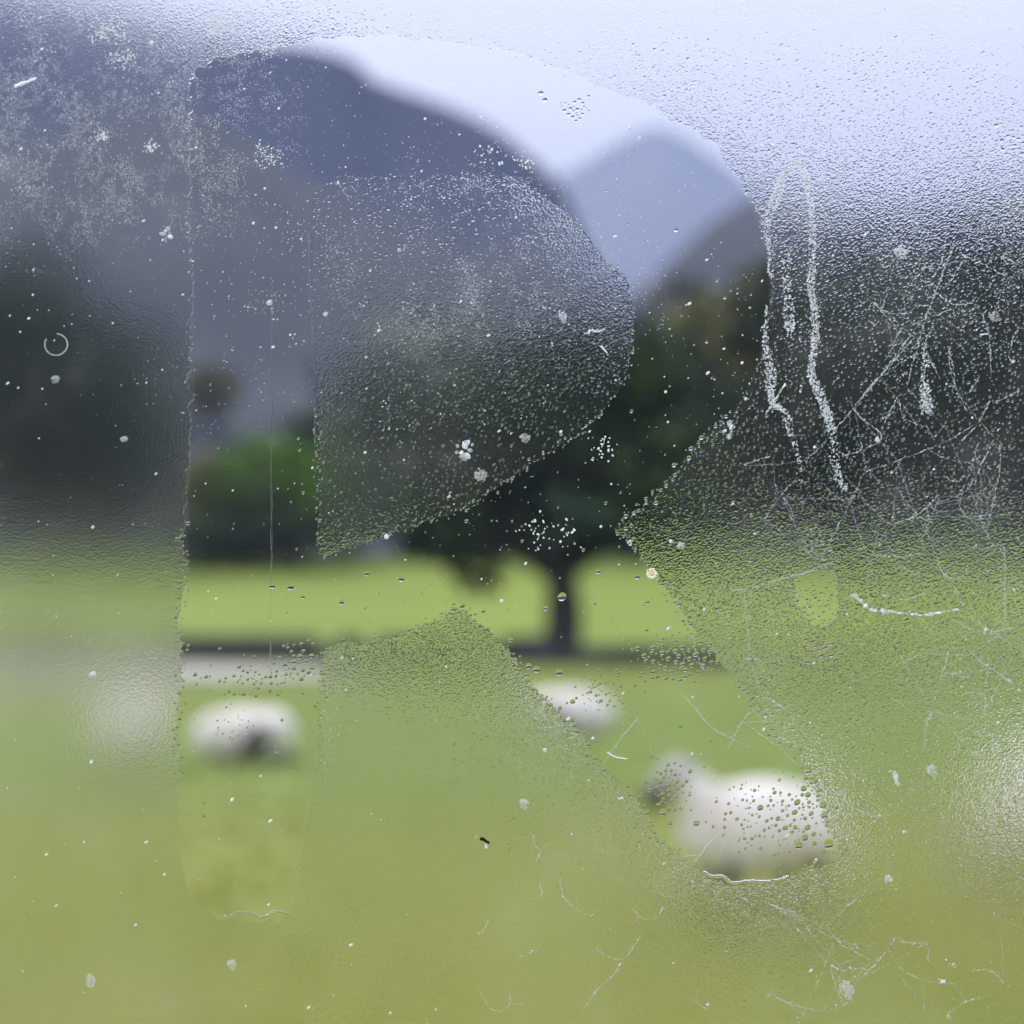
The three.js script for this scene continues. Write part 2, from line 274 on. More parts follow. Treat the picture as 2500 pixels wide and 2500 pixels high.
function sheepGeometry(pose, turn, faceCol) {
  const grazing = pose === true, lying = pose === 'lying';
  const neckA = [0.34, 0.68, 0], nb = grazing ? [0.62, 0.42, turn * 0.08] : [0.52, 0.88, turn * 0.06], ha = grazing ? [0.64, 0.36, turn * 0.1] : [0.55, 0.93, turn * 0.08], hb = grazing ? [0.70, 0.13, turn * 0.14] : [0.60, 0.79, turn * 0.27];
  if (lying) { nb[0] = 0.40; nb[1] = 0.70; nb[2] = turn * 0.2; ha[0] = 0.27; ha[1] = 0.62; ha[2] = turn * 0.32; hb[0] = 0.14; hb[1] = 0.47; hb[2] = turn * 0.37; }   // head turned back against its flank
  const legs = [[0.28, 0.12], [0.30, -0.12], [-0.30, 0.13], [-0.33, -0.13]];
  const hd = new THREE.Vector3(hb[0] - ha[0], hb[1] - ha[1], hb[2] - ha[2]).normalize(), side = new THREE.Vector3(0, 1, 0).cross(hd).normalize();
  const wool = (x, y, z) => { let d = capsule(x, y, z * 1.02, [-0.34, 0.58, 0], [0.3, 0.59, 0], 0.24, 0.235); d = smin(d, Math.hypot(x * 0.75 + 0.01, y - 0.61, z) - 0.275, 0.12); d = smin(d, capsule(x, y, z, [-0.3, 0.53, 0], [0.24, 0.52, 0], 0.17, 0.17), 0.1); d = smin(d, capsule(x, y, z, neckA, nb, 0.17, 0.105), 0.1); d = smin(d, capsule(x, y, z, [-0.56, 0.66, 0], [-0.62, 0.42, 0], 0.05, 0.035), 0.06); return d + 0.03 * (fbm3(x * 14, y * 14, z * 14, 2) - 0.5); };
  const skin = (x, y, z) => {
    let d = capsule(x, y, z, ha, hb, 0.112, 0.07);
    d = smin(d, capsule(x, y, z, hb, [hb[0] + hd.x * 0.05, hb[1] + hd.y * 0.05, hb[2] + hd.z * 0.05], 0.062, 0.05), 0.03);
    for (const s of [-1, 1]) { const e = [ha[0] + side.x * s * 0.07, ha[1] + 0.04 + side.y * s * 0.07, ha[2] + side.z * s * 0.07]; d = smin(d, capsule(x, y, z, e, [e[0] + side.x * s * 0.11 - hd.x * 0.03, e[1] - 0.01, e[2] + side.z * s * 0.11 - hd.z * 0.03], 0.03, 0.015), 0.02); }
    for (const [lx, lz] of legs) { if (lying) { d = Math.min(d, capsule(x, y, z, [lx, 0.36, lz], [lx + (lx < 0 ? 0.2 : 0.26), 0.325, lz * 1.35], 0.06, 0.035)); continue; } const hind = lx < 0; const k = hind ? [lx - 0.05, 0.3, lz] : [lx + 0.01, 0.28, lz]; d = Math.min(d, smin(capsule(x, y, z, [lx + (hind ? 0.04 : 0), 0.5, lz], k, 0.08, 0.042), smin(capsule(x, y, z, k, [lx, 0.06, lz], 0.04, 0.03), capsule(x, y, z, [lx, 0.06, lz], [lx + 0.03, 0.025, lz], 0.034, 0.03), 0.03), 0.03)); }
    return d;
  };
  const g = surfaceNet((x, y, z) => smin(wool(x, y, z), skin(x, y, z), 0.03), [-0.75, -0.03, -0.42], [0.85, 1.12, 0.42], 0.024), p = g.attributes.position, c = [];
  for (let i = 0; i < p.count; i++) {
    const x = p.getX(i), y = p.getY(i), z = p.getZ(i), w = wool(x, y, z) < skin(x, y, z) + 0.004, n = fbm3(x * 9, y * 9, z * 9, 3), dirt = smooth(0.55, 0.7, fbm3(x * 6 + 9, y * 6, z * 6, 3));
    if (w) c.push(0.84 - 0.1 * dirt + 0.1 * (n - 0.5), 0.79 - 0.13 * dirt + 0.1 * (n - 0.5), 0.735 - 0.17 * dirt + 0.1 * (n - 0.5));
    else { const f = faceCol(x, y, z, ha, hb); c.push(...f); }
  }
  g.setAttribute('color', new THREE.Float32BufferAttribute(c, 3)); return g;
}
const sheepMat = std([1, 1, 1], { vertexColors: true, roughness: 1 });
const darkFace = () => [0.07, 0.065, 0.07], greyFace = (x, y, z, ha, hb) => { const t = (y - hb[1]) / (ha[1] - hb[1]); return y > 0.6 && t > 0.55 ? [0.5, 0.48, 0.48] : [0.06, 0.06, 0.075]; }, paleFace = () => [0.42, 0.38, 0.34];
function sheep(px, feet, turn, size, graze, look, face, label) {
  const d = EYE / ((feet - 1450) / F), p = at(px, 1450, d), m = mesh('sheep', sheepGeometry(graze, look, face), sheepMat);
  m.position.set(p.x, groundH(p.x, -d) - (graze === 'lying' ? 0.3 * size : 0), -d); m.rotation.y = turn; m.scale.setScalar(size); tag(m, label, 'sheep', 'sheep in the field'); return m;
}
const deg = Math.PI / 180;
sheep(1845, 2248, 213 * deg, 0.98, false, 1, greyFace, 'white sheep with pale forehead and dark muzzle, seen through the leg of the letter');
sheep(603, 1856, -14 * deg, 1.1, 'lying', 1, darkFace, 'white sheep with dark face lying in the grass, below the pale track');
sheep(1386, 1792, 190 * deg, 1.1, 'lying', -1, paleFace, 'white sheep lying below the broad tree trunk, close in front of the wall');
sheep(318, 1890, 65 * deg, 0.9, false, 0, paleFace, 'pale sheep blurred behind mist beside the lying dark faced one');
sheep(2660, 2195, 172 * deg, 1.1, true, 0, paleFace, 'pale sheep cut off at the edge of view behind droplets');

// ------------------------------------------------------------------ the room behind the window (closes the light off) and the window frame
const plaster = std([0.22, 0.21, 0.2]), boards = std([0.12, 0.09, 0.07]), render_ = std([0.5, 0.49, 0.47]);
const box = (x0, x1, y0, y1, z0, z1) => new THREE.BoxGeometry(x1 - x0, y1 - y0, z1 - z0).translate((x0 + x1) / 2, (y0 + y1) / 2, (z0 + z1) / 2);
const WX = 0.56, WY0 = 1.46, WY1 = 2.58;
structure('window_wall', mergeGeometries([box(-2.2, -WX, -0.2, 3.1, -0.56, -0.34), box(WX, 2.2, -0.2, 3.1, -0.56, -0.34), box(-WX, WX, -0.2, WY0, -0.56, -0.34), box(-WX, WX, WY1, 3.1, -0.56, -0.34)]), render_);
structure('side_wall', box(-2.2, -2.0, -0.2, 3.1, -0.338, 3.2), plaster);
structure('side_wall', box(2.0, 2.2, -0.2, 3.1, -0.338, 3.2), plaster);
structure('back_wall', box(-1.998, 1.998, -0.2, 3.1, 3.0, 3.2), plaster);
structure('floor', box(-1.998, 1.998, 0.3, 0.5, -0.338, 2.998), boards);
structure('ceiling', box(-1.998, 1.998, 2.85, 3.05, -0.338, 2.998), plaster);
{
  const f = new THREE.Group(); f.name = 'window_frame'; f.position.set(0, 0, -0.422); scene.add(f); tag(f, 'white painted wooden frame holding the misted pane', 'window frame');
  const m = std([0.6, 0.59, 0.56], { roughness: 0.5 });
  mesh('stile', box(-WX, -0.5, WY0, WY1, -0.03, 0.04), m, f); mesh('stile', box(0.5, WX, WY0, WY1, -0.03, 0.04), m, f);
  mesh('rail', box(-0.5, 0.5, WY0, 1.52, -0.03, 0.04), m, f); mesh('rail', box(-0.5, 0.5, 2.52, WY1, -0.03, 0.04), m, f);
}
// ------------------------------------------------------------------ the pane
// the strokes that a hand wiped: outline of the letter, of its loop, and of a drip track
const OUTER = [[478, 178], [520, 150], [560, 139], [620, 126], [671, 116], [745, 98], [860, 92], [1000, 99], [1100, 110], [1220, 121], [1322, 152], [1420, 188], [1520, 232], [1600, 268], [1647, 297], [1730, 338], [1786, 414], [1833, 492], [1864, 552], [1879, 640], [1878, 740], [1862, 850], [1830, 940], [1786, 1010], [1716, 1066], [1647, 1152], [1600, 1203], [1560, 1240], [1527, 1266], [1505, 1289], [1531, 1317], [1564, 1354], [1592, 1401], [1634, 1443], [1662, 1490], [1700, 1535], [1740, 1590], [1775, 1630], [1812, 1672], [1833, 1721], [1880, 1790], [1945, 1838], [1986, 1926], [2019, 2005], [2042, 2066], [2034, 2110], [1985, 2118], [1926, 2142], [1850, 2155], [1782, 2157], [1716, 2136], [1679, 2112], [1640, 2078], [1610, 2047], [1573, 1987], [1536, 1931], [1490, 1890], [1452, 1855], [1415, 1790], [1359, 1740], [1317, 1693], [1280, 1642], [1247, 1600], [1219, 1573], [1182, 1531], [1145, 1503], [1126, 1487], [1061, 1513], [986, 1541], [893, 1564], [830, 1576], [788, 1592], [784, 1650], [780, 1720], [778, 1800], [770, 1880], [760, 1960], [748, 2040], [735, 2110], [718, 2180], [706, 2236], [650, 2252], [560, 2250], [500, 2215], [455, 2150], [440, 2060], [434, 1945], [436, 1800], [438, 1690], [440, 1600], [441, 1500], [450, 1400], [452, 1300], [458, 1180], [464, 1040], [466, 900], [468, 700], [467, 500], [464, 350], [466, 230]];
const INNER = [[768, 470], [800, 446], [900, 432], [1010, 428], [1150, 425], [1252, 433], [1295, 462], [1350, 494], [1420, 559], [1475, 629], [1527, 680], [1545, 745], [1544, 838], [1527, 926], [1460, 1010], [1378, 1078], [1250, 1165], [1126, 1242], [1010, 1283], [900, 1320], [846, 1336], [786, 1356], [777, 1300], [774, 1180], [776, 1050], [771, 900], [760, 760], [756, 620], [760, 530]];
const DRIP = [[1945, 1404], [1990, 1392], [2036, 1406], [2044, 1450], [2040, 1508], [1996, 1530], [1960, 1500], [1938, 1445]];
function ragged(list, amp, seed, step = 7) {          // a wiped edge, uneven as droplets are
  const c = new THREE.CatmullRomCurve3(list.map(([x, y]) => new THREE.Vector3(x, y, 0)), true, 'centripetal'), n = Math.round(c.getLength() / step), out = [], pts = c.getSpacedPoints(n);
  for (let i = 0; i < n; i++) { const p = pts[i], q = pts[(i + 1) % n], t = new THREE.Vector2(q.x - p.x, q.y - p.y).normalize(), k = amp * ((hash3(i, seed, 1) - 0.5) * 1.1 + 3 * (fbm2(i * 0.22, seed, 2) - 0.5)); out.push([p.x - t.y * k, p.y + t.x * k]); }
  return out;
}
const edgeOuter = ragged(OUTER, 8, 3), edgeInner = ragged(INNER, 5, 5), edgeDrip = ragged(DRIP, 4, 8);
const inside = (poly, x, y) => { let c = false; for (let i = 0, j = poly.length - 1; i < poly.length; j = i++) { const [a, b] = poly[i], [d, e] = poly[j]; if (b > y !== e > y && x < ((d - a) * (y - b)) / (e - b) + a) c = !c; } return c; };
const wiped = (x, y) => (inside(OUTER, x, y) && !inside(INNER, x, y)) || inside(DRIP, x, y);
const toGlass = ([x, y]) => { const p = G(x, y); return new THREE.Vector2(p.x, p.y); };

// the pane, with the grime and finest breath mist that cling to it: cloudy, grainy, mostly rubbed off inside the letter
function grimeMap(N) {
  const M = 640, low = new Float32Array(M * M), a = new Uint8Array(N * N * 4), gr = rng(88);
  for (let j = 0; j < M; j++) for (let i = 0; i < M; i++) { const x = i / M * 4.4, y = j / M * 4.4, c1 = fbm2(x * 7 + 3, y * 7 + 8, 4), c2 = fbm2(x * 26, y * 26 + 40, 3); const [gx, gy] = fromGlass(0.499 - i / M * 0.998, 1.521 + j / M * 0.998), spots = Math.max(smooth(900, 250, Math.hypot(gx - 150, gy - 100)), 0.85 * smooth(480, 200, Math.hypot((gx - 1130) * 0.9, gy - 640)), 0.6 * smooth(620, 200, Math.hypot(gx - 2250, gy - 480)), 0.3);
    low[j * M + i] = 0.12 + 0.18 * smooth(0.4, 0.7, c1) + spots * (0.30 * smooth(0.38, 0.66, c1) + 1.0 * smooth(0.5, 0.74, c2) * smooth(0.36, 0.6, c1)); }
  const mm = 0.998 / N, lo = G(430, 2260), hi = G(2050, 85);
  for (let j = 0; j < N; j++) for (let i = 0; i < N; i++) {
    const x = 0.499 - (i + 0.5) * mm, y = 1.521 + (j + 0.5) * mm, u = i / N * (M - 1), v = j / N * (M - 1), p = Math.floor(u), q = Math.floor(v), fu = u - p, fv = v - q, o = q * M + p;
    let w = (low[o] * (1 - fu) + low[o + 1] * fu) * (1 - fv) + (low[o + M] * (1 - fu) + low[o + M + 1] * fu) * fv;
    if (x > lo.x && x < hi.x && y > lo.y && y < hi.y && wiped(...fromGlass(x, y))) w *= 0.22;
    w += 0.14 * (gr() - 0.5) * Math.min(1, w * 4); const k = (j * N + i) * 4;
    a[k] = a[k + 1] = a[k + 2] = Math.round(255 * Math.sqrt(Math.min(1, Math.max(0.01, w)))); a[k + 3] = 255;
  }
  const t = new THREE.DataTexture(a, N, N); t.magFilter = THREE.LinearFilter; t.needsUpdate = true; return t;
}
const fromGlass = (x, y) => { const c = Math.cos(PITCH), s = Math.sin(PITCH), t = (y - EYE) / PANE, Y = (t * c - s) / (c + t * s), k = PANE / (c - Y * s); return [1250 + F * x / k, 1250 - F * Y]; };
const glassMat = new THREE.MeshPhysicalMaterial({ color: col(0.95, 0.965, 1), roughness: 0.29, roughnessMap: grimeMap(2048), transmission: 1, thickness: 0, ior: 1.5 });
const paneShape = box(-0.499, 0.499, 1.521, 2.519, -PANE - 0.004, -PANE);
paneShape.setIndex([...paneShape.index.array].filter((_, i) => i < 24 || i >= 30)); paneShape.clearGroups();   // one sheet of glass and its four edges; the mist lies where the inner face would be
tag(mesh('window_pane', paneShape, glassMat), 'clear glass pane under the mist, dust and cobweb', 'window pane');


// relief of the mist: fine drops, run together along a slant, coarser on one side
function mistRelief(S, cellPx, seed, slant) {
  const a = new Uint8Array(S * S * 4), h = new Float32Array(S * S), R = rng(seed), n = Math.round((S * S) / (cellPx * cellPx));
  const ca = Math.cos(slant), sa = Math.sin(slant), small = Math.round(n * 1.8);
  for (let i = 0; i < n + small; i++) {
    const cx = R() * S, cy = R() * S, r = i < small ? 1.5 + 0.7 * R() : cellPx * (0.35 + 0.5 * R() * R()), st = 1 + 0.7 * R(), side = 0.12 + 0.78 * smooth(0.15, 0.65, cx / S + 0.25 * (fbm2(cx * 0.006, cy * 0.006, 3) - 0.5)), H = r * (0.5 + 0.5 * R()) * (i < small ? 1.25 * (0.3 + 0.7 * smooth(0.12, 0.6, cx / S)) : side), e = Math.ceil(r * st);
    for (let y = -e; y <= e; y++) for (let x = -e; x <= e; x++) {
      const u = (x * ca + y * sa) / st, v = -x * sa + y * ca, q = 1 - (u * u + v * v) / (r * r); if (q <= 0) continue;
      const k = ((Math.floor(cy) + y + S) % S) * S + ((Math.floor(cx) + x + S) % S); h[k] = Math.max(h[k], H * Math.sqrt(q));
    }
  }
  let mx = 0; for (const v of h) mx = Math.max(mx, v);
  for (let i = 0; i < S * S; i++) { const v = Math.round(255 * h[i] / mx); a[i * 4] = a[i * 4 + 1] = a[i * 4 + 2] = v; a[i * 4 + 3] = 255; }
  const t = new THREE.DataTexture(a, S, S); t.wrapS = t.wrapT = THREE.RepeatWrapping; t.magFilter = THREE.LinearFilter; t.needsUpdate = true; return t;
}
const relief = mistRelief(2048, 3.5, 41, 0.6);
relief.repeat.set(1 / 0.22, 1 / 0.22); relief.offset.set(0.5, 0.5 - 2.0168 / 0.22);
const softness = (() => {                               // drops too fine to see blur the view; where they have grown together they are clear
  const N = 256, a = new Uint8Array(N * N * 4);
  for (let j = 0; j < N; j++) for (let i = 0; i < N; i++) { const v = 1 - smooth(0.12, 0.52, i / N + 0.22 * (fbm2(i * 0.05, j * 0.05, 3) - 0.5)), k = (j * N + i) * 4; a[k] = a[k + 1] = a[k + 2] = Math.round(255 * v); a[k + 3] = 255; }
  const t = new THREE.DataTexture(a, N, N); t.wrapS = t.wrapT = THREE.RepeatWrapping; t.magFilter = THREE.LinearFilter; t.repeat.copy(relief.repeat); t.offset.copy(relief.offset); t.needsUpdate = true; return t;
})();
const mistMat = new THREE.MeshPhysicalMaterial({ color: col(0.985, 0.99, 1), roughness: 0.15, roughnessMap: softness, transmission: 1, thickness: 0.0003, ior: 1.33, bumpMap: relief, bumpScale: 0.000025 });
{
  const s = new THREE.Shape([[-0.4985, 1.5215], [0.4985, 1.5215], [0.4985, 2.5185], [-0.4985, 2.5185]].map((p) => new THREE.Vector2(...p)));
  s.holes.push(new THREE.Path(edgeOuter.map(toGlass)), new THREE.Path(edgeDrip.map(toGlass)));
  const loop = new THREE.Shape(edgeInner.map(toGlass));
  const g = new THREE.ExtrudeGeometry([s, loop], { depth: 0.00025, bevelEnabled: false, curveSegments: 1 }); g.translate(0, 0, -PANE + 0.0002);
  const m = mesh('condensation', g, mistMat); tag(m, 'grey film of fine mist on the pane with a letter wiped out of it', 'condensation', null, 'stuff');
}

// ------------------------------------------------------------------ water on the inner face
const waterMat = new THREE.MeshPhysicalMaterial({ color: col(1, 1, 1), roughness: 0, transmission: 1, thickness: 0.0005, ior: 1.33 });
function capGeometry(rings, seg, contact) {               // a sessile drop: part of a sphere on a flat foot
  const pos = [], nor = [], idx = [], ca = Math.cos(contact), sa = Math.sin(contact);
  for (let i = 0; i <= rings; i++) { const t = contact * (1 - i / rings); for (let j = 0; j < seg; j++) { const a = (j / seg) * 6.28319; pos.push(Math.sin(t) / sa * Math.cos(a), Math.sin(t) / sa * Math.sin(a), (Math.cos(t) - ca) / sa); nor.push(Math.sin(t) * Math.cos(a), Math.sin(t) * Math.sin(a), Math.cos(t)); if (i) { const k = i * seg + j, n = i * seg + (j + 1) % seg; idx.push(k - seg, n - seg, k); if (i < rings) idx.push(n - seg, n, k); } } }
  const o = pos.length / 3; pos.push(0, 0, 0); nor.push(0, 0, -1);
  for (let j = 0; j < seg; j++) { const a = (j / seg) * 6.28319; pos.push(Math.cos(a), Math.sin(a), 0); nor.push(0, 0, -1); idx.push(o, o + 1 + (j + 1) % seg, o + 1 + j); }
  const g = new THREE.BufferGeometry(); g.setAttribute('position', new THREE.Float32BufferAttribute(pos, 3)); g.setAttribute('normal', new THREE.Float32BufferAttribute(nor, 3)); g.setIndex(idx); return g;
}
const capBig = capGeometry(6, 18, 1.0), capSmall = capGeometry(3, 10, 0.85), capFlat = capGeometry(2, 8, 0.58);
const ZG = -PANE + 0.00002, ZF = -PANE + 0.00047;
const R1 = rng(2024), drops = [];                         // [px, py, r, stretch, angle]
const addDrop = (x, y, r, st = 1 + 0.5 * R1(), a = 0.6 + 0.5 * (R1() - 0.5)) => drops.push([x, y, r, st, a]);
function alongEdge(edge, y0, y1, per, spread, rmin, rmax) {
  for (let i = 0; i < edge.length; i++) { const [x, y] = edge[i]; if (y < y0 || y > y1) continue; let n = per; while (n > 0) { if (R1() < n) addDrop(x + (R1() + R1() - 1) * spread, y + (R1() + R1() - 1) * spread, rmin + (rmax - rmin) * Math.pow(R1(), 2.5)); n--; } }
}
const only = (edge, f) => edge.filter(([x, y]) => f(x, y));
alongEdge(only(edgeOuter, (x, y) => x > 1100), 1000, 2300, 1.9, 17, 1.8, 5.6); alongEdge(only(edgeOuter, (x, y) => x > 780 && x <= 1100), 1400, 1700, 1.3, 12, 1.6, 4); alongEdge(only(edgeOuter, (x) => x < 460), 1280, 1900, 1.5, 16, 1.8, 4.6);
alongEdge(only(edgeOuter, (x) => x > 700 && x < 800), 1560, 1880, 1.3, 14, 1.8, 4.4); alongEdge(edgeOuter, 100, 1000, 0.35, 14, 1.4, 3);
alongEdge(edgeInner, 1000, 1500, 1.1, 14, 1.6, 4); alongEdge(only(edgeInner, (x) => x > 1250), 400, 1000, 0.6, 12, 1.4, 3); alongEdge(edgeDrip, 1200, 1600, 2.4, 20, 1.8, 4.5);
function patch(x0, y0, x1, y1, n, rmin, rmax) { for (let i = 0; i < n; i++) { const gx = (R1() + R1() + R1()) / 3, gy = (R1() + R1() + R1()) / 3; addDrop(x0 + (x1 - x0) * gx, y0 + (y1 - y0) * gy, rmin + (rmax - rmin) * Math.pow(R1(), 2)); } }
patch(1500, 1520, 1790, 1690, 260, 2.2, 6); patch(650, 1530, 800, 1680, 90, 2, 6); patch(1700, 1840, 2080, 2150, 190, 1.6, 4.2); patch(1880, 1850, 2060, 2120, 90, 2, 6.5); patch(1380, 1610, 1560, 1760, 80, 1.6, 4);
patch(1570, 1840, 1700, 2000, 120, 2, 5); patch(440, 1590, 800, 1720, 80, 2, 4.5); patch(1350, 230, 1460, 300, 60, 2, 4.5); patch(480, 1690, 640, 1850, 26, 1.4, 2.8); patch(1940, 1540, 2090, 1640, 120, 2.5, 6); patch(1930, 1260, 2060, 1400, 70, 2.2, 5); patch(1925, 1385, 2060, 1545, 150, 1.6, 4); patch(600, 1610, 640, 1700, 14, 1.6, 3.4);
patch(2400, 290, 2560, 410, 70, 2, 5);
for (let i = 0; i < 420; i++) { const x = 450 + R1() * 1450, y = 450 + R1() * 1650; if (wiped(x, y)) addDrop(x, y, 1.6 + 2.6 * Math.pow(R1(), 3)); }
for (const [x, y, r] of [[1365, 1641, 8], [1372, 1457, 10], [1310, 1634, 8], [1290, 1626, 7], [1985, 1905, 10], [1972, 1880, 9], [2008, 1965, 8], [2012, 1990, 8], [1962, 1925, 7], [1856, 1972, 7], [980, 1413, 7], [993, 1417, 6], [895, 1400, 6], [834, 1470, 6], [740, 1457, 5], [665, 1430, 7], [710, 1432, 8], [1332, 1485, 6], [1556, 1408, 6], [1460, 1395, 6], [1580, 1470, 5], [1398, 1713, 6], [1618, 1983, 8], [1635, 2009, 6], [1700, 2010, 7], [2023, 2060, 11], [1950, 2063, 9], [1965, 2045, 8], [1320, 228, 6], [1330, 245, 6], [1650, 562, 5]]) addDrop(x, y, r, 1.15);
drops.sort((p, q) => q[2] - p[2]);
const grid = new Map(), cellOf = (x, y) => Math.floor(x / 16) * 4096 + Math.floor(y / 16);
function free([x, y, r, st]) {                           // drops that would touch run together: keep only one
  const R = r * st;
  for (let i = -1; i <= 1; i++) for (let j = -1; j <= 1; j++) for (const [a, b, c] of grid.get(cellOf(x + i * 16, y + j * 16)) ?? []) if (Math.hypot(a - x, b - y) < (c + R) * 0.98) return false;
  const k = cellOf(x, y); grid.has(k) ? grid.get(k).push([x, y, R]) : grid.set(k, [[x, y, R]]); return true;
}
const kept = drops.filter(free); drops.length = 0; drops.push(...kept);
const spin = new THREE.Quaternion(), ZA = new THREE.Vector3(0, 0, 1);
const foot = ([x, y, r, st, a], z) => { const p = G(x, y); return [new THREE.Vector3(p.x, p.y, z), spin.clone().setFromAxisAngle(ZA, a), new THREE.Vector3(r * st * U, r * U, r * U)]; };
const NDROP = 150;
drops.slice(0, NDROP).forEach((d) => {
  const m = mesh('water_drop', capBig, waterMat), [p, q, s] = foot(d, wiped(d[0], d[1]) ? ZG : ZF); m.position.copy(p); m.quaternion.copy(q); m.scale.copy(s);
  const lower = d[1] > 1780 && d[0] > 1500;
  tag(m, lower ? 'clear water drop on the wiped glass in front of the large sheep' : d[1] > 1200 ? 'clear water drop at the wiped edges in front of the wall and field' : 'clear water drop on the upper glass near the mountains and sky', 'water drop', lower ? 'drops over the large sheep' : d[1] > 1200 ? 'drops along the wiped edges' : 'drops on the upper glass');
});
{
  const rest = drops.slice(NDROP), fine = [];
  for (let i = 0; i < 52000; i++) {                      // coarser mist towards the cobweb side and in the loop
    const x = 700 + R1() * 1850, y = -30 + R1() * 2560; if (wiped(x, y)) continue;
    const dense = Math.max(smooth(1250, 1900, x) * smooth(40, 300, y) * (1 - 0.75 * smooth(1750, 2350, y)), inside(INNER, x, y) ? 0.55 : 0, 0.5 * smooth(1000, 1500, x) * smooth(1300, 1500, y) * (1 - smooth(2100, 2400, y)));
    if (R1() < dense * (0.35 + 1.1 * smooth(0.35, 0.65, fbm2(x * 0.012, y * 0.012, 3)))) { const d = [x, y, 1.5 + 2.4 * R1() * R1(), 1.2 + 0.9 * R1(), 0.6 + 0.4 * (R1() - 0.5)]; if (free(d)) fine.push(d); }
  }
  const one = (g, list) => list.map((d) => g.clone().applyMatrix4(new THREE.Matrix4().compose(...foot(d, wiped(d[0], d[1]) ? ZG : ZF))));
  const m = mesh('droplets', mergeGeometries([...one(capSmall, rest), ...one(capFlat, fine)]), waterMat); tag(m, 'countless tiny water droplets beading on the misted glass', 'droplets', null, 'stuff');
}
function ribbon(points, r0, r1, flat, z, seed, seg = 7, n = points.length * 8, beads = 0.5, half = false) {   // a thread or ridge lying on the glass, its thickness uneven, ends closed
  const c = new THREE.CatmullRomCurve3(points.map(([x, y]) => { const p = G(x, y); return new THREE.Vector3(p.x, p.y, 0); })), pos = [], idx = [];
  for (let i = 0; i <= n; i++) {
    const t = i / n, o = c.getPoint(t), d = c.getTangent(t), e = Math.min(1, Math.min(t, 1 - t) * n / 2.5) + 0.02;
    const r = U * (r0 + (r1 - r0) * t) * e * (1 - beads * 0.72 + beads * 3.2 * Math.pow(fbm2(i * 0.7 + seed * 7.1, seed, 2), 3)), jx = U * 5 * beads * (fbm2(i * 0.3, seed + 5, 2) - 0.5), jy = U * 5 * beads * (fbm2(i * 0.3, seed + 15, 2) - 0.5);
    for (let j = 0; j < seg; j++) { const a = half ? Math.PI + (j / (seg - 1)) * Math.PI : (j / seg) * 6.2832; pos.push(o.x + jx - d.y * Math.cos(a) * r, o.y + jy + d.x * Math.cos(a) * r, z + Math.sin(a) * r * flat); if (i && !(half && j === seg - 1)) { const k = i * seg + j, k2 = i * seg + ((j + 1) % seg); idx.push(k - seg, k, k2, k - seg, k2, k2 - seg); } }
  }
  if (!half) for (const s of [0, n]) for (let j = 1; j < seg - 1; j++) s ? idx.push(s * seg, s * seg + j, s * seg + j + 1) : idx.push(0, j + 1, j);
  const g = new THREE.BufferGeometry(); g.setAttribute('position', new THREE.Float32BufferAttribute(pos, 3)); g.setIndex(idx); g.computeVertexNormals(); return g;
}
tag(mesh('water_bead', ribbon([[1712, 2128], [1740, 2140], [1765, 2140], [1785, 2155], [1830, 2152], [1870, 2153], [1905, 2148], [1928, 2138]], 5, 5, 0.7, -PANE + 0.0003, 4, 12, 90, 0.25), waterMat), 'bead of water lying along the bottom of the wiped leg of the letter', 'water bead');
const streak = (pts, r, label) => tag(mesh('wipe_streak', ribbon(pts, r, r, 0.12, -PANE + 0.00003 + r * 0.12 * U, pts[0][1], 8, 120, 0.7), waterMat), label, 'streak');
streak([[664, 690], [663, 850], [664, 1000], [662, 1150], [663, 1330], [660, 1500], [661, 1660]], 1.6, 'fine vertical water streak down the upright stroke over the green tree');
streak([[752, 560], [757, 700], [764, 850], [768, 960], [770, 1100]], 1.7, 'fine vertical water streak beside the misted loop');
tag(mesh('water_bead', ribbon([[552, 2240], [580, 2228], [612, 2230], [640, 2240], [668, 2228], [700, 2230], [712, 2240]], 3.2, 4.2, 0.3, -PANE + 0.0002, 9, 12, 70, 0.6), waterMat), 'bead of water at the foot of the upright stroke of the letter', 'water bead');

// ------------------------------------------------------------------ dust, dried marks, cobweb on the outer face
const ZO = -PANE - 0.0042;
const dustMat = new THREE.MeshPhysicalMaterial({ color: col(0.86, 0.91, 0.99), roughness: 1, transmission: 0.92, thickness: 0, side: THREE.DoubleSide, specularIntensity: 0.2 });
const greyMat = new THREE.MeshPhysicalMaterial({ color: col(0.84, 0.86, 0.92), roughness: 0.74, transmission: 0.92, thickness: 0, side: THREE.DoubleSide, specularIntensity: 0.2 });
const silkMat = new THREE.MeshPhysicalMaterial({ color: col(0.74, 0.78, 0.86), roughness: 0.9, transmission: 0.9, thickness: 0, side: THREE.DoubleSide, specularIntensity: 0.2 });
const crumbMat = new THREE.MeshPhysicalMaterial({ color: col(0.85, 0.9, 0.98), roughness: 0.86, transmission: 0.92, thickness: 0, side: THREE.DoubleSide, specularIntensity: 0.2 });
const R2 = rng(515), flake = new THREE.ConeGeometry(1, 0.5, 6, 1, true).rotateX(-Math.PI / 2), mote = new THREE.ConeGeometry(1, 0.5, 3, 1, true).rotateX(-Math.PI / 2);
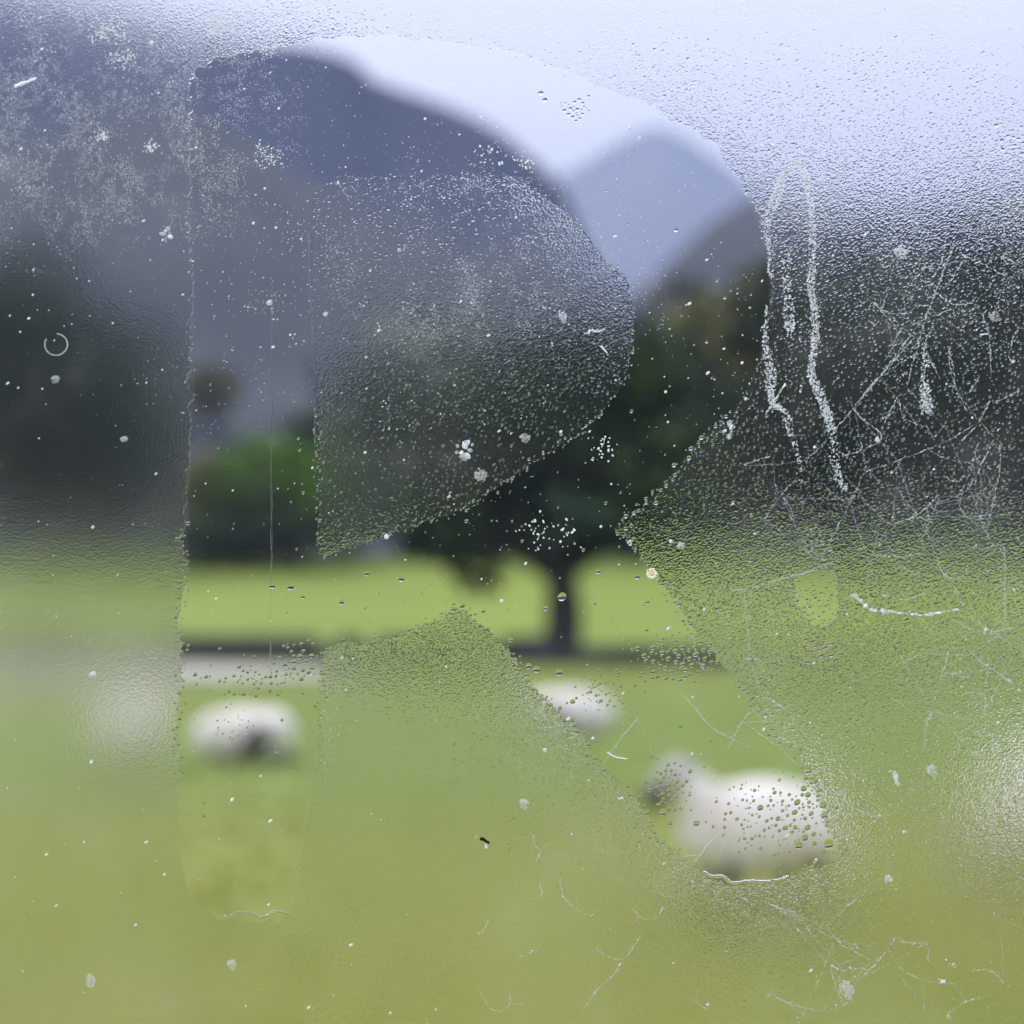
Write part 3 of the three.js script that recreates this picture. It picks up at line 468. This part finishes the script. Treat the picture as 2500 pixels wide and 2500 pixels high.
{
  const list = [];
  const put = (x, y, r, st = 1 + R2(), a = R2() * 3.1) => list.push([x, y, r, st, a]);
  for (let i = 0; i < 62000; i++) {
    const x = -40 + R2() * 2580, y = -40 + R2() * 2580;
    const cloud = smooth(0.46, 0.72, fbm2(x * 0.011 + 4, y * 0.011, 4));
    const where = 0.9 * smooth(800, 0, x) * smooth(800, 0, y) + 0.5 * smooth(500, 350, Math.hypot((x - 1130) * 0.8, y - 640)) + 0.7 * smooth(170, 60, Math.hypot((x - 1120) * 0.5, y - 500)) + 0.35 * smooth(1700, 2200, x) * smooth(1700, 900, y) + 0.1 * smooth(1600, 900, y) + 0.02;
    if (R2() < where * (0.12 + cloud)) put(x, y, 0.55 + 0.9 * R2() * R2());
  }
  const motes = [];
  for (const [x0, y0, x1, y1, n, cx, cy, R] of [[-40, -40, 800, 700, 70000, 230, 120, 620], [790, 420, 1540, 1150, 46000, 1120, 560, 420], [2000, 200, 2540, 900, 22000, 2330, 480, 420]]) for (let i = 0; i < n; i++) {   // dried haze of the smallest motes, in clouds
    const x = x0 + (x1 - x0) * R2(), y = y0 + (y1 - y0) * R2(), c = smooth(0.4, 0.68, fbm2(x * 0.014 + 21, y * 0.009 + 5, 4)) * smooth(0.3, 0.6, fbm2(x * 0.05, y * 0.05 + 3, 2));
    if (R2() < c * smooth(R, R * 0.35, Math.hypot(x - cx, y - cy)) * 2.2) motes.push([x, y, 0.45 + 0.6 * R2(), 1 + 0.6 * R2(), R2() * 3.1]);
  }
  for (let i = 0; i < 620; i++) { const x = R2() * 2500, y = R2() * 2500, k = y < 1300 ? 1 : x > 1500 ? 0.7 : 0.3; if (R2() < k) put(x, y, 1.4 + 2.4 * Math.pow(R2(), 2.5), 1 + 0.9 * R2(), 0.7 + 0.6 * (R2() - 0.5)); }
  for (const [cx, cy, n, s] of [[1200, 365, 26, 50], [1290, 390, 22, 40], [255, 60, 220, 60], [285, 130, 130, 45], [530, 45, 200, 45], [640, 90, 160, 70], [560, 60, 160, 90], [650, 370, 90, 50], [235, 320, 24, 24], [360, 345, 28, 30], [1470, 1090, 30, 60], [1340, 1300, 50, 90]]) for (let i = 0; i < n; i++) put(cx + (R2() + R2() - 1) * s, cy + (R2() + R2() - 1) * s * 0.7, n > 60 ? 0.8 + 1.6 * R2() * R2() : 1.2 + 2.4 * R2() * R2());
  const m4 = new THREE.Matrix4();
  const m = mesh('dust', mergeGeometries([...list.map((d) => [flake, ...d]), ...motes.map((d) => [mote, ...d])].map(([shape, x, y, r, st, a]) => { const p = G(x, y); return shape.clone().applyMatrix4(m4.compose(new THREE.Vector3(p.x, p.y, ZO - r * 0.3 * U), spin.setFromAxisAngle(ZA, a), new THREE.Vector3(r * st * U, r * U, r * U))); })), dustMat);
  tag(m, 'fine pale dust stuck to the outside of the glass', 'dust', null, 'stuff');
}
function crust(points, widths, density, rmin, rmax) {      // dried lime: small grains side by side along a run
  const c = new THREE.CatmullRomCurve3(points.map(([x, y]) => new THREE.Vector3(x, y, 0))), len = c.getLength(), g = [], oct = flake;
  const wAt = (t) => { const k = t * (widths.length - 1), i = Math.min(widths.length - 2, Math.floor(k)); return widths[i] + (widths[i + 1] - widths[i]) * (k - i); };
  const mean = widths.reduce((s, w) => s + w, 0) / widths.length, n = Math.round(len * mean * 2 * density);
  for (let i = 0; i < n; i++) {
    const t = R2(), w = wAt(t); if (R2() * Math.max(...widths) > w) continue;
    const o = c.getPoint(t), d = c.getTangent(t), k = (R2() * 2 - 1) * w * (0.85 + 0.5 * (fbm2(o.y * 0.06, o.x * 0.06, 2) - 0.5)), r = rmin + (rmax - rmin) * R2() * R2(), p = G(o.x - d.y * k, o.y + d.x * k);
    g.push(oct.clone().scale(r * (1 + 0.8 * R2()) * U, r * U, r * U).rotateZ(0.6 + 0.6 * (R2() - 0.5)).translate(p.x, p.y, ZO - r * 0.3 * U));
  }
  return mergeGeometries(g);
}
const S = (x, y) => [1800 + x * 0.3623, 350 + y * 0.3623], six = (x, y) => [1600 + x * 0.4658, 800 + y * 0.4658];
{
  const st = new THREE.Group(); st.name = 'dried_drip_stain'; tag(st, 'white dried stain shaped like a tall narrow arch running down the glass', 'stain'); scene.add(st);
  const part = (n, geo) => { const m = mesh(n, geo, dustMat, st); m.userData.kind = 'stuff'; };
  part('left_run', crust([S(405, 92), S(330, 200), S(285, 330), S(240, 430), S(215, 560), S(232, 700), S(232, 850), S(262, 885)], [12, 13, 16, 12, 9, 5, 3.5, 3], 0.15, 1, 2.1));
  part('left_run', crust([S(215, 1060), S(207, 1250), S(215, 1400), S(245, 1550), S(240, 1650), S(255, 1740), S(330, 1780), S(385, 1860)], [1.5, 7, 13, 15, 13, 9, 6, 4], 0.13, 1.1, 2.1));
  part('right_run', crust([S(405, 92), S(470, 180), S(500, 300), S(522, 430), S(525, 600), S(525, 800), S(515, 950), S(540, 1100), S(550, 1250), S(535, 1400), S(518, 1530), S(565, 1650), S(620, 1800), S(650, 1930)], [12, 11, 9, 9, 10, 10, 11, 11, 11, 10, 12, 14, 12, 9], 0.13, 1, 2.1));
  part('right_run', crust([six(930, 430), six(950, 600), six(970, 760), six(1010, 850)], [9, 12, 14, 8], 0.05, 1, 1.9));
  part('left_run', crust([six(690, 460), six(730, 560), six(770, 700), six(780, 850)], [8, 9, 6, 3], 0.05, 1, 1.9));
  part('middle_drip', crust([S(360, 690), S(352, 850), S(358, 1000), S(366, 1130), S(372, 1210), S(372, 1290)], [9, 11, 13, 17, 19, 7], 0.07, 1, 2));
}
{ const m = mesh('dried_trickle', crust([six(1432, 70), six(1436, 180), six(1432, 290), six(1440, 380), six(1444, 445)], [6, 9, 13, 18, 14], 0.09, 1, 2.3), dustMat); tag(m, 'short white dried trickle among the cobweb threads', 'stain', null, 'stuff'); }

function blob(x, y, rx, ry, seed, mat, label, name = 'dried_speck', turn = 0) {
  const NA = 26, NR = 8, pos = [0, 0, 0], idx = [], solid = Math.min(rx, ry) < 8;
  for (let i = 1; i <= NR; i++) for (let j = 0; j < NA; j++) {
    const a = (j / NA) * 6.28319, q = i / NR, e = 0.62 + 0.42 * fbm2(Math.cos(a) * 1.1 + seed * 3.1, Math.sin(a) * 1.1 + seed, 2) + 0.34 * (fbm2(Math.cos(a) * 4 + seed, Math.sin(a) * 4 + seed * 2, 3) - 0.4) * q;
    pos.push(Math.cos(a) * rx * U * q * e, Math.sin(a) * ry * U * q * e, -Math.min(rx, ry) * U * 0.2 * (1 - q * q) * (0.6 + 0.8 * hash3(i, j, seed)));
    const hole = !solid && hash3(i, j, seed + 40) < 0.12 + 0.42 * q * q * smooth(0.35, 0.6, fbm2(j * 0.5, i * 0.6 + seed, 2)) + 0.2 * smooth(0.5, 0.62, fbm2(j * 0.35 + 9, i * 0.5 + seed, 2));
    if (hole) continue;
    const k = 1 + (i - 1) * NA + j, n = 1 + (i - 1) * NA + (j + 1) % NA;
    if (i === 1) idx.push(0, n, k); else idx.push(k - NA, n - NA, k, n - NA, n, k);
  }
  const g = new THREE.BufferGeometry(); g.setAttribute('position', new THREE.Float32BufferAttribute(pos, 3)); g.setIndex(idx); g.computeVertexNormals();
  const m = mesh(name, g, mat), c = G(x, y); m.position.set(c.x, c.y, ZO - 0.00002); m.rotation.z = turn; tag(m, label, 'speck', 'dried specks on the glass'); return m;
}
[[2210, 607, 19, 20, 1, 'whitish round patch of lime beside the dried arch stain'], [2440, 765, 14, 18, 0, 'oval pale grey spot among the upper cobweb threads'], [1280, 1968, 14, 15, 0, 'smooth grey round spot on the mist left of the large sheep'], [2285, 1885, 15, 19, 0, 'grey teardrop spot on the mist right of the large sheep'], [2075, 2425, 20, 27, 0, 'large faint grey oval spot low on the glass'], [2178, 2153, 13, 13, 1, 'ragged whitish spot below the grey teardrop'], [1668, 1330, 11, 11, 1, 'white round speck beside the cream bead'], [941, 1309, 7, 7, 1, 'white dot at the tip of the dark low branch'], [1374, 767, 11, 17, 1, 'ragged white flake in the misted loop near a curled fibre'], [652, 732, 9, 9, 1, 'bright white round dot in front of the grey hillside'], [790, 761, 8, 8, 1, 'white dot just inside the misted loop by the hillside'], [1913, 240, 10, 10, 1, 'white round dot in the mist above the dried arch stain'], [1893, 346, 7, 7, 1, 'small white dot close above the dried arch stain'], [2012, 433, 12, 10, 1, 'white smudge touching the right arm of the arch stain'], [293, 1068, 12, 9, 1, 'bright white flake in front of the dark left trees'], [124, 921, 14, 12, 0, 'pale cluster below the dried ring mark'], [216, 1647, 9, 8, 1, 'white dot on the mist over the pale blurred sheep'], [559, 2364, 13, 18, 0, 'faint grey spot below the foot of the upright stroke'], [210, 2404, 15, 19, 0, 'faint grey oval spot low in the mist, farthest from the cobweb'], [1224, 1467, 5, 5, 1, 'tiny white dot over the bright field left of the trunk'], [1331, 1835, 6, 6, 1, 'white dot on the mist below the middle sheep'], [2313, 2406, 8, 5, 1, 'short white grain on the lowest cobweb threads'], [362, 92, 7, 7, 1, 'bright white dot on the dusty upper mist'], [2196, 1905, 8, 24, 1, 'long white smear beside the grey teardrop'], [2094, 1455, 11, 8, 1, 'white lump at the end of the thick cobweb thread'], [1283, 1066, 15, 15, 0, 'pale lime spot in the lower part of the misted loop'], [1173, 1158, 18, 20, 0, 'faint pale smudge at the bottom of the misted loop'], [1540, 300, 6, 6, 1, 'white dot in front of the far peak'], [1186, 2072, 4, 8, 1, 'pale grain hanging below the black fleck'], [1640, 1320, 5, 5, 1, 'tiny white dot up and right of the cream bead'], [2150, 1070, 6, 7, 1, 'white bead where two cobweb threads meet']].forEach(([x, y, rx, ry, w, label], i) => blob(x, y, rx, ry, i + 1, w ? (rx > 9 ? crumbMat : dustMat) : greyMat, label, 'dried_speck', hash3(i, 2, 3) * 0.6));
function rosette(x, y, R, n, seed, label) {                // a dried splash: a ring of small lumps
  const g = new THREE.Group(); g.name = numbered('dried_splash'); const c = G(x, y); g.position.set(c.x, c.y, ZO); scene.add(g); tag(g, label, 'splash mark');
  for (let i = 0; i < n; i++) { const a = i / n * 6.283 + seed + 0.9 * (hash3(i, seed, 9) - 0.5), q = R * (0.25 + 0.75 * hash3(i, seed, 1)), r = R * (0.14 + 0.3 * hash3(i, seed, 2)); const m = mesh('lump', flakeLump, i % 3 ? greyMat : dustMat, g); m.position.set(Math.cos(a) * q * U, Math.sin(a) * q * U, -r * 0.25 * U); m.scale.set(r * U, r * 0.85 * U, r * 0.3 * U); m.rotation.z = a; }
}
const flakeLump = (() => { const g = mergeVertices(new THREE.SphereGeometry(1, 12, 6, 0, Math.PI * 2, 0, Math.PI / 2).rotateX(-Math.PI / 2).deleteAttribute('uv').deleteAttribute('normal')), p = g.attributes.position; for (let i = 0; i < p.count; i++) { const k = 0.75 + 0.5 * fbm3(p.getX(i) * 2 + 5, p.getY(i) * 2 + 5, p.getZ(i) * 2, 2); p.setXYZ(i, p.getX(i) * k, p.getY(i) * k, p.getZ(i) * k); } g.computeVertexNormals(); return g; })();
rosette(1135, 1095, 24, 11, 2, 'flower shaped dried splash in the lower part of the misted loop');
rosette(1786, 1047, 18, 9, 5, 'ring shaped dried splash right of the broad tree crown');
rosette(396, 566, 17, 9, 8, 'star shaped dried splash on the dusty mist left of the hillside');
{ const ring = mesh('dried_ring', new THREE.TorusGeometry(28 * U, 1.7 * U, 6, 40, 5.2).rotateZ(2.6).scale(1, 0.96, 0.5), greyMat), c = G(126, 835); ring.position.set(c.x, c.y, ZO - U); tag(ring, 'thin round ring left by a dried drop over the dark trees', 'ring mark'); }
{
  const b = new THREE.Group(), c = G(1595, 1400); b.name = 'cream_bead'; b.position.set(c.x, c.y, ZO); scene.add(b); tag(b, 'small cream bead with an orange tan centre stuck to the glass', 'bead');
  const cream = new THREE.MeshPhysicalMaterial({ color: col(0.95, 0.9, 0.74), roughness: 1, transmission: 0.95, thickness: 0, side: THREE.DoubleSide }), tan = new THREE.MeshPhysicalMaterial({ color: col(0.85, 0.62, 0.3), roughness: 1, transmission: 0.95, thickness: 0, side: THREE.DoubleSide });
  const rim = mesh('rim', new THREE.LatheGeometry([...Array(7)].map((_, i) => { const a = (i / 6) * Math.PI; return new THREE.Vector2((9.5 + 4 * Math.cos(a)) * U, 2 * Math.sin(a) * U); }), 28).rotateX(-Math.PI / 2), cream, b); rim.position.z = -2 * U; const mid = mesh('centre', new THREE.SphereGeometry(6.4 * U, 16, 6, 0, Math.PI * 2, 0, Math.PI / 2).rotateX(-Math.PI / 2).scale(1, 1, 0.3), tan, b); mid.position.z = -2 * U;
}
{
  const g = limb([[-11 * U, 5 * U, 0], [-3 * U, 2 * U, 0.3 * U], [5 * U, -3 * U, 0], [11 * U, -6 * U, 0]], 4.6 * U, 3.2 * U, 8), m = mesh('black_fleck', g, std([0.01, 0.01, 0.01])), c = G(1183, 2058); m.position.set(c.x, c.y, ZO - 4 * U); tag(m, 'tiny black fleck on the mist over the grass', 'fleck');
}
// cobweb: every thread its own strand
{
  const web = new THREE.Group(); web.name = 'cobweb'; tag(web, 'torn dusty cobweb clinging to the glass beside the dried arch stain', 'cobweb'); scene.add(web);
  const frames = { a: [2100, 500, 0.2587], b: [1600, 800, 0.4658], c: [1600, 1600, 0.4658], d: [800, 1600, 0.4658] };
  const T = {
    a: [[[940, 330], [860, 500], [790, 700], [740, 820], [690, 960], [640, 1100], [600, 1260], [560, 1400], [510, 1560], [480, 1700]], [[690, 940], [640, 1040], [540, 1170], [440, 1310], [340, 1450], [230, 1590], [100, 1740], [0, 1860]], [[1020, 480], [950, 600], [880, 710], [830, 770]], [[860, 150], [850, 280], [835, 390], [880, 430]], [[160, 890], [260, 970], [350, 1000], [440, 1005], [500, 985], [570, 930], [690, 920]], [[760, 800], [830, 860], [900, 905], [1000, 915], [1100, 895], [1140, 820]], [[1000, 430], [1100, 480], [1200, 530], [1320, 590], [1430, 640]], [[1150, 940], [1220, 1060], [1250, 1160], [1270, 1300], [1275, 1450], [1280, 1600]], [[640, 1280], [700, 1180], [740, 1110]], [[600, 1370], [550, 1400], [470, 1440], [400, 1475]], [[660, 1340], [700, 1430], [760, 1540]], [[880, 1320], [900, 1420], [930, 1600], [940, 1740]], [[430, 1130], [380, 1220], [330, 1340], [260, 1460]], [[1180, 1580], [1120, 1690], [1050, 1770]], [[1546, 1130], [1480, 1250], [1470, 1350]], [[1300, 1850], [1400, 1810], [1546, 1740]], [[1370, 460], [1450, 490], [1560, 540]], [[160, 890], [280, 1020], [370, 1120]], [[830, 440], [780, 580], [720, 660]], [[1546, 180], [1480, 130], [1400, 150], [1240, 190]]],
    b: [[[1370, 50], [1280, 150], [1200, 240], [1110, 340], [1060, 410], [980, 500], [900, 600], [800, 690]], [[1290, 350], [1240, 450], [1200, 540]], [[1060, 420], [1130, 490], [1200, 545], [1200, 580], [1130, 620], [1020, 660], [970, 640]], [[1700, 500], [1580, 570], [1450, 630], [1290, 690], [1100, 770], [1080, 830], [1040, 910], [1000, 990], [940, 1100], [880, 1220]], [[1300, 370], [1320, 460], [1400, 500], [1440, 510], [1480, 560], [1540, 500]], [[1780, 370], [1740, 450], [1700, 510], [1620, 590]], [[1720, 590], [1700, 650], [1690, 700]], [[1800, 570], [1740, 700], [1690, 800], [1640, 860]], [[1530, 770], [1600, 800], [1650, 760]], [[590, 1000], [650, 900], [740, 800], [760, 780]], [[860, 1260], [780, 1290], [690, 1310], [600, 1340], [480, 1370], [390, 1370], [320, 1380]], [[1680, 1520], [1750, 1570], [1800, 1600], [1860, 1650], [1910, 1700]], [[1790, 1600], [1860, 1585], [1932, 1565]], [[1270, 1025], [1390, 980], [1450, 930], [1510, 870]], [[1390, 985], [1430, 1000], [1480, 1020]], [[1200, 990], [1230, 1015], [1270, 1025]], [[1740, 1040], [1790, 1120], [1830, 1160], [1860, 1200]], [[1160, 1190], [1280, 1195], [1390, 1185], [1440, 1170]], [[1500, 1200], [1520, 1270], [1560, 1310], [1620, 1310]], [[1850, 1130], [1860, 1250], [1860, 1350], [1845, 1480]], [[1660, 1680], [1740, 1760], [1820, 1810], [1900, 1870]], [[1330, 1750], [1440, 1710], [1600, 1720], [1720, 1715]], [[1560, 1680], [1540, 1780], [1520, 1820]], [[460, 1735], [510, 1738], [570, 1740]], [[205, 1610], [230, 1720], [270, 1800], [320, 1790]], [[680, 880], [720, 930], [740, 1000]], [[470, 715], [550, 685], [630, 665]], [[1020, 920], [960, 870], [910, 830]], [[1560, 90], [1570, 200], [1600, 300], [1660, 430]], [[1900, 60], [1880, 140], [1890, 180]], [[1830, 600], [1835, 700], [1810, 850], [1780, 980], [1760, 1070]], [[1650, 800], [1620, 920], [1660, 990], [1740, 1040]], [[1200, 1400], [1330, 1425], [1450, 1390]], [[1600, 1540], [1700, 1590], [1790, 1610]], [[1140, 1260], [1125, 1340]]],
    c: [[[575, 215], [650, 260], [740, 330], [700, 400], [655, 475], [590, 440], [470, 350]], [[530, 280], [460, 360], [410, 435], [300, 380], [220, 280], [130, 190]], [[1480, 290], [1450, 360], [1430, 500]], [[1625, 200], [1750, 215], [1750, 300], [1760, 400]], [[1670, 520], [1800, 500], [1860, 490]], [[900, 700], [980, 740], [1020, 700]], [[920, 1440], [960, 1500], [1020, 1550], [1100, 1590], [1150, 1620]], [[1110, 1700], [1180, 1630], [1240, 1555], [1275, 1500]], [[1300, 1515], [1370, 1530], [1440, 1530], [1455, 1630]], [[930, 1640], [1000, 1670], [1100, 1660], [1180, 1690]], [[1330, 1680], [1420, 1720], [1600, 1745]], [[1680, 1670], [1800, 1680], [1850, 1740]], [[600, 1790], [700, 1840], [800, 1870], [900, 1880], [1000, 1860], [1060, 1820]], [[200, 1820], [240, 1850], [280, 1880]], [[1550, 1900], [1650, 1840], [1760, 1810]], [[610, 1320], [680, 1345], [760, 1370]], [[1140, 1230], [1050, 1310], [950, 1400]], [[1090, 820], [1150, 850], [1220, 850]], [[400, 900], [300, 990], [200, 1120]], [[150, 1070], [200, 1063], [260, 1060]], [[870, 850], [950, 865], [1000, 790], [1020, 690]]],
    d: [[[1220, 1180], [1240, 1280], [1300, 1340], [1385, 1380], [1420, 1340]], [[1710, 1210], [1770, 1275], [1820, 1280]], [[1600, 1340], [1650, 1390], [1720, 1400], [1780, 1320]], [[1650, 1490], [1600, 1560], [1550, 1610], [1480, 1600], [1400, 1550]], [[1550, 1620], [1500, 1700], [1440, 1750], [1400, 1800], [1330, 1900]], [[1075, 940], [1090, 1010], [1115, 1040], [1095, 1090]], [[1110, 1200], [1125, 1270], [1110, 1300]], [[790, 1490], [820, 1450], [850, 1390]], [[790, 1770], [830, 1840], [870, 1885], [910, 1885], [955, 1840], [950, 1770]], [[955, 1840], [990, 1848], [1030, 1850]], [[990, 1610], [1060, 1580], [1130, 1540]], [[1640, 330], [1560, 420], [1490, 520], [1440, 600]]],
  };
  let n = 0;
  for (const [k, list] of Object.entries(T)) { const [ox, oy, sc] = frames[k]; for (const pts of list) { const w = 0.75 + 0.6 * hash3(n, 7, 7); mesh('thread', ribbon(pts.map(([x, y]) => [ox + x * sc, oy + y * sc]), w * 1.15, w * 0.8, 0.8, ZO - 2 * U, n++, 5, Math.max(30, pts.length * 16), 1, true), silkMat, web); } }
  const R3 = rng(63), nodes = [];
  for (const [k, list] of Object.entries(T)) if (k !== 'd') { const [ox, oy, sc] = frames[k]; for (const pts of list) for (const [x, y] of pts) nodes.push([ox + x * sc, oy + y * sc]); }
  for (let i = 0; i < 130; i++) {                        // the finest threads, slung between the coarser ones
    let a = nodes[Math.floor(R3() * nodes.length)]; if (a[1] < 1100 && R3() < 0.7) a = [1950 + 550 * R3(), 1150 + 1250 * R3()]; const near = nodes.filter((q) => { const d = Math.hypot(q[0] - a[0], q[1] - a[1]); return d > 45 && d < 190; }), b = near.length && R3() < 0.75 ? near[Math.floor(R3() * near.length)] : [a[0] + (R3() - 0.35) * 160, a[1] + (R3() - 0.4) * 200];
    if (b[0] < 1700 || a[0] < 1700) continue;
    const sag = 1 + 7 * R3(); mesh('thread', ribbon([a, [a[0] * 0.7 + b[0] * 0.3 + 4 * (R3() - 0.5), a[1] * 0.7 + b[1] * 0.3 + sag * 0.8], [a[0] * 0.35 + b[0] * 0.65, a[1] * 0.35 + b[1] * 0.65 + sag * (0.7 + 0.5 * R3())], b], 0.52, 0.42, 0.8, ZO - 2 * U, 200 + i, 4, 40, 1, true), silkMat, web);
  }
  mesh('thread', ribbon([[2094, 1455], [2108, 1466], [2136, 1489], [2182, 1494], [2233, 1499], [2271, 1503], [2317, 1494], [2355, 1489]], 4.2, 1.6, 0.6, ZO - 2 * U, 99, 6, 80, 1, true), dustMat, web);
}
const fibre = (pts, r, label) => tag(mesh('fibre', ribbon(pts, r, r * 0.8, 0.7, ZO - 2 * U, pts[0][0], 6, 40, 0.3, true), dustMat), label, 'fibre');
fibre([[1426, 804], [1435, 809], [1445, 800], [1460, 804], [1470, 800], [1481, 796]], 2.6, 'short curled white fibre in the misted loop');
fibre([[1875, 1008], [1898, 972], [1915, 945], [1926, 930]], 1.8, 'straight white hair across the left arm of the arch stain');
fibre([[1484, 1839], [1500, 1850], [1518, 1855], [1536, 1857]], 2.2, 'curved white hair left of the large sheep head');
fibre([[22, 200], [40, 192], [58, 186], [78, 177]], 5, 'bright white streak of dirt on the dusty upper mist');
fibre([[1470, 838], [1478, 848], [1486, 858]], 2.4, 'short pale fibre below the curled one');
fibre([[2402, 811], [2412, 810], [2423, 809]], 1.8, 'short straight white bristle among the cobweb threads');

renderer.render(scene, camera);
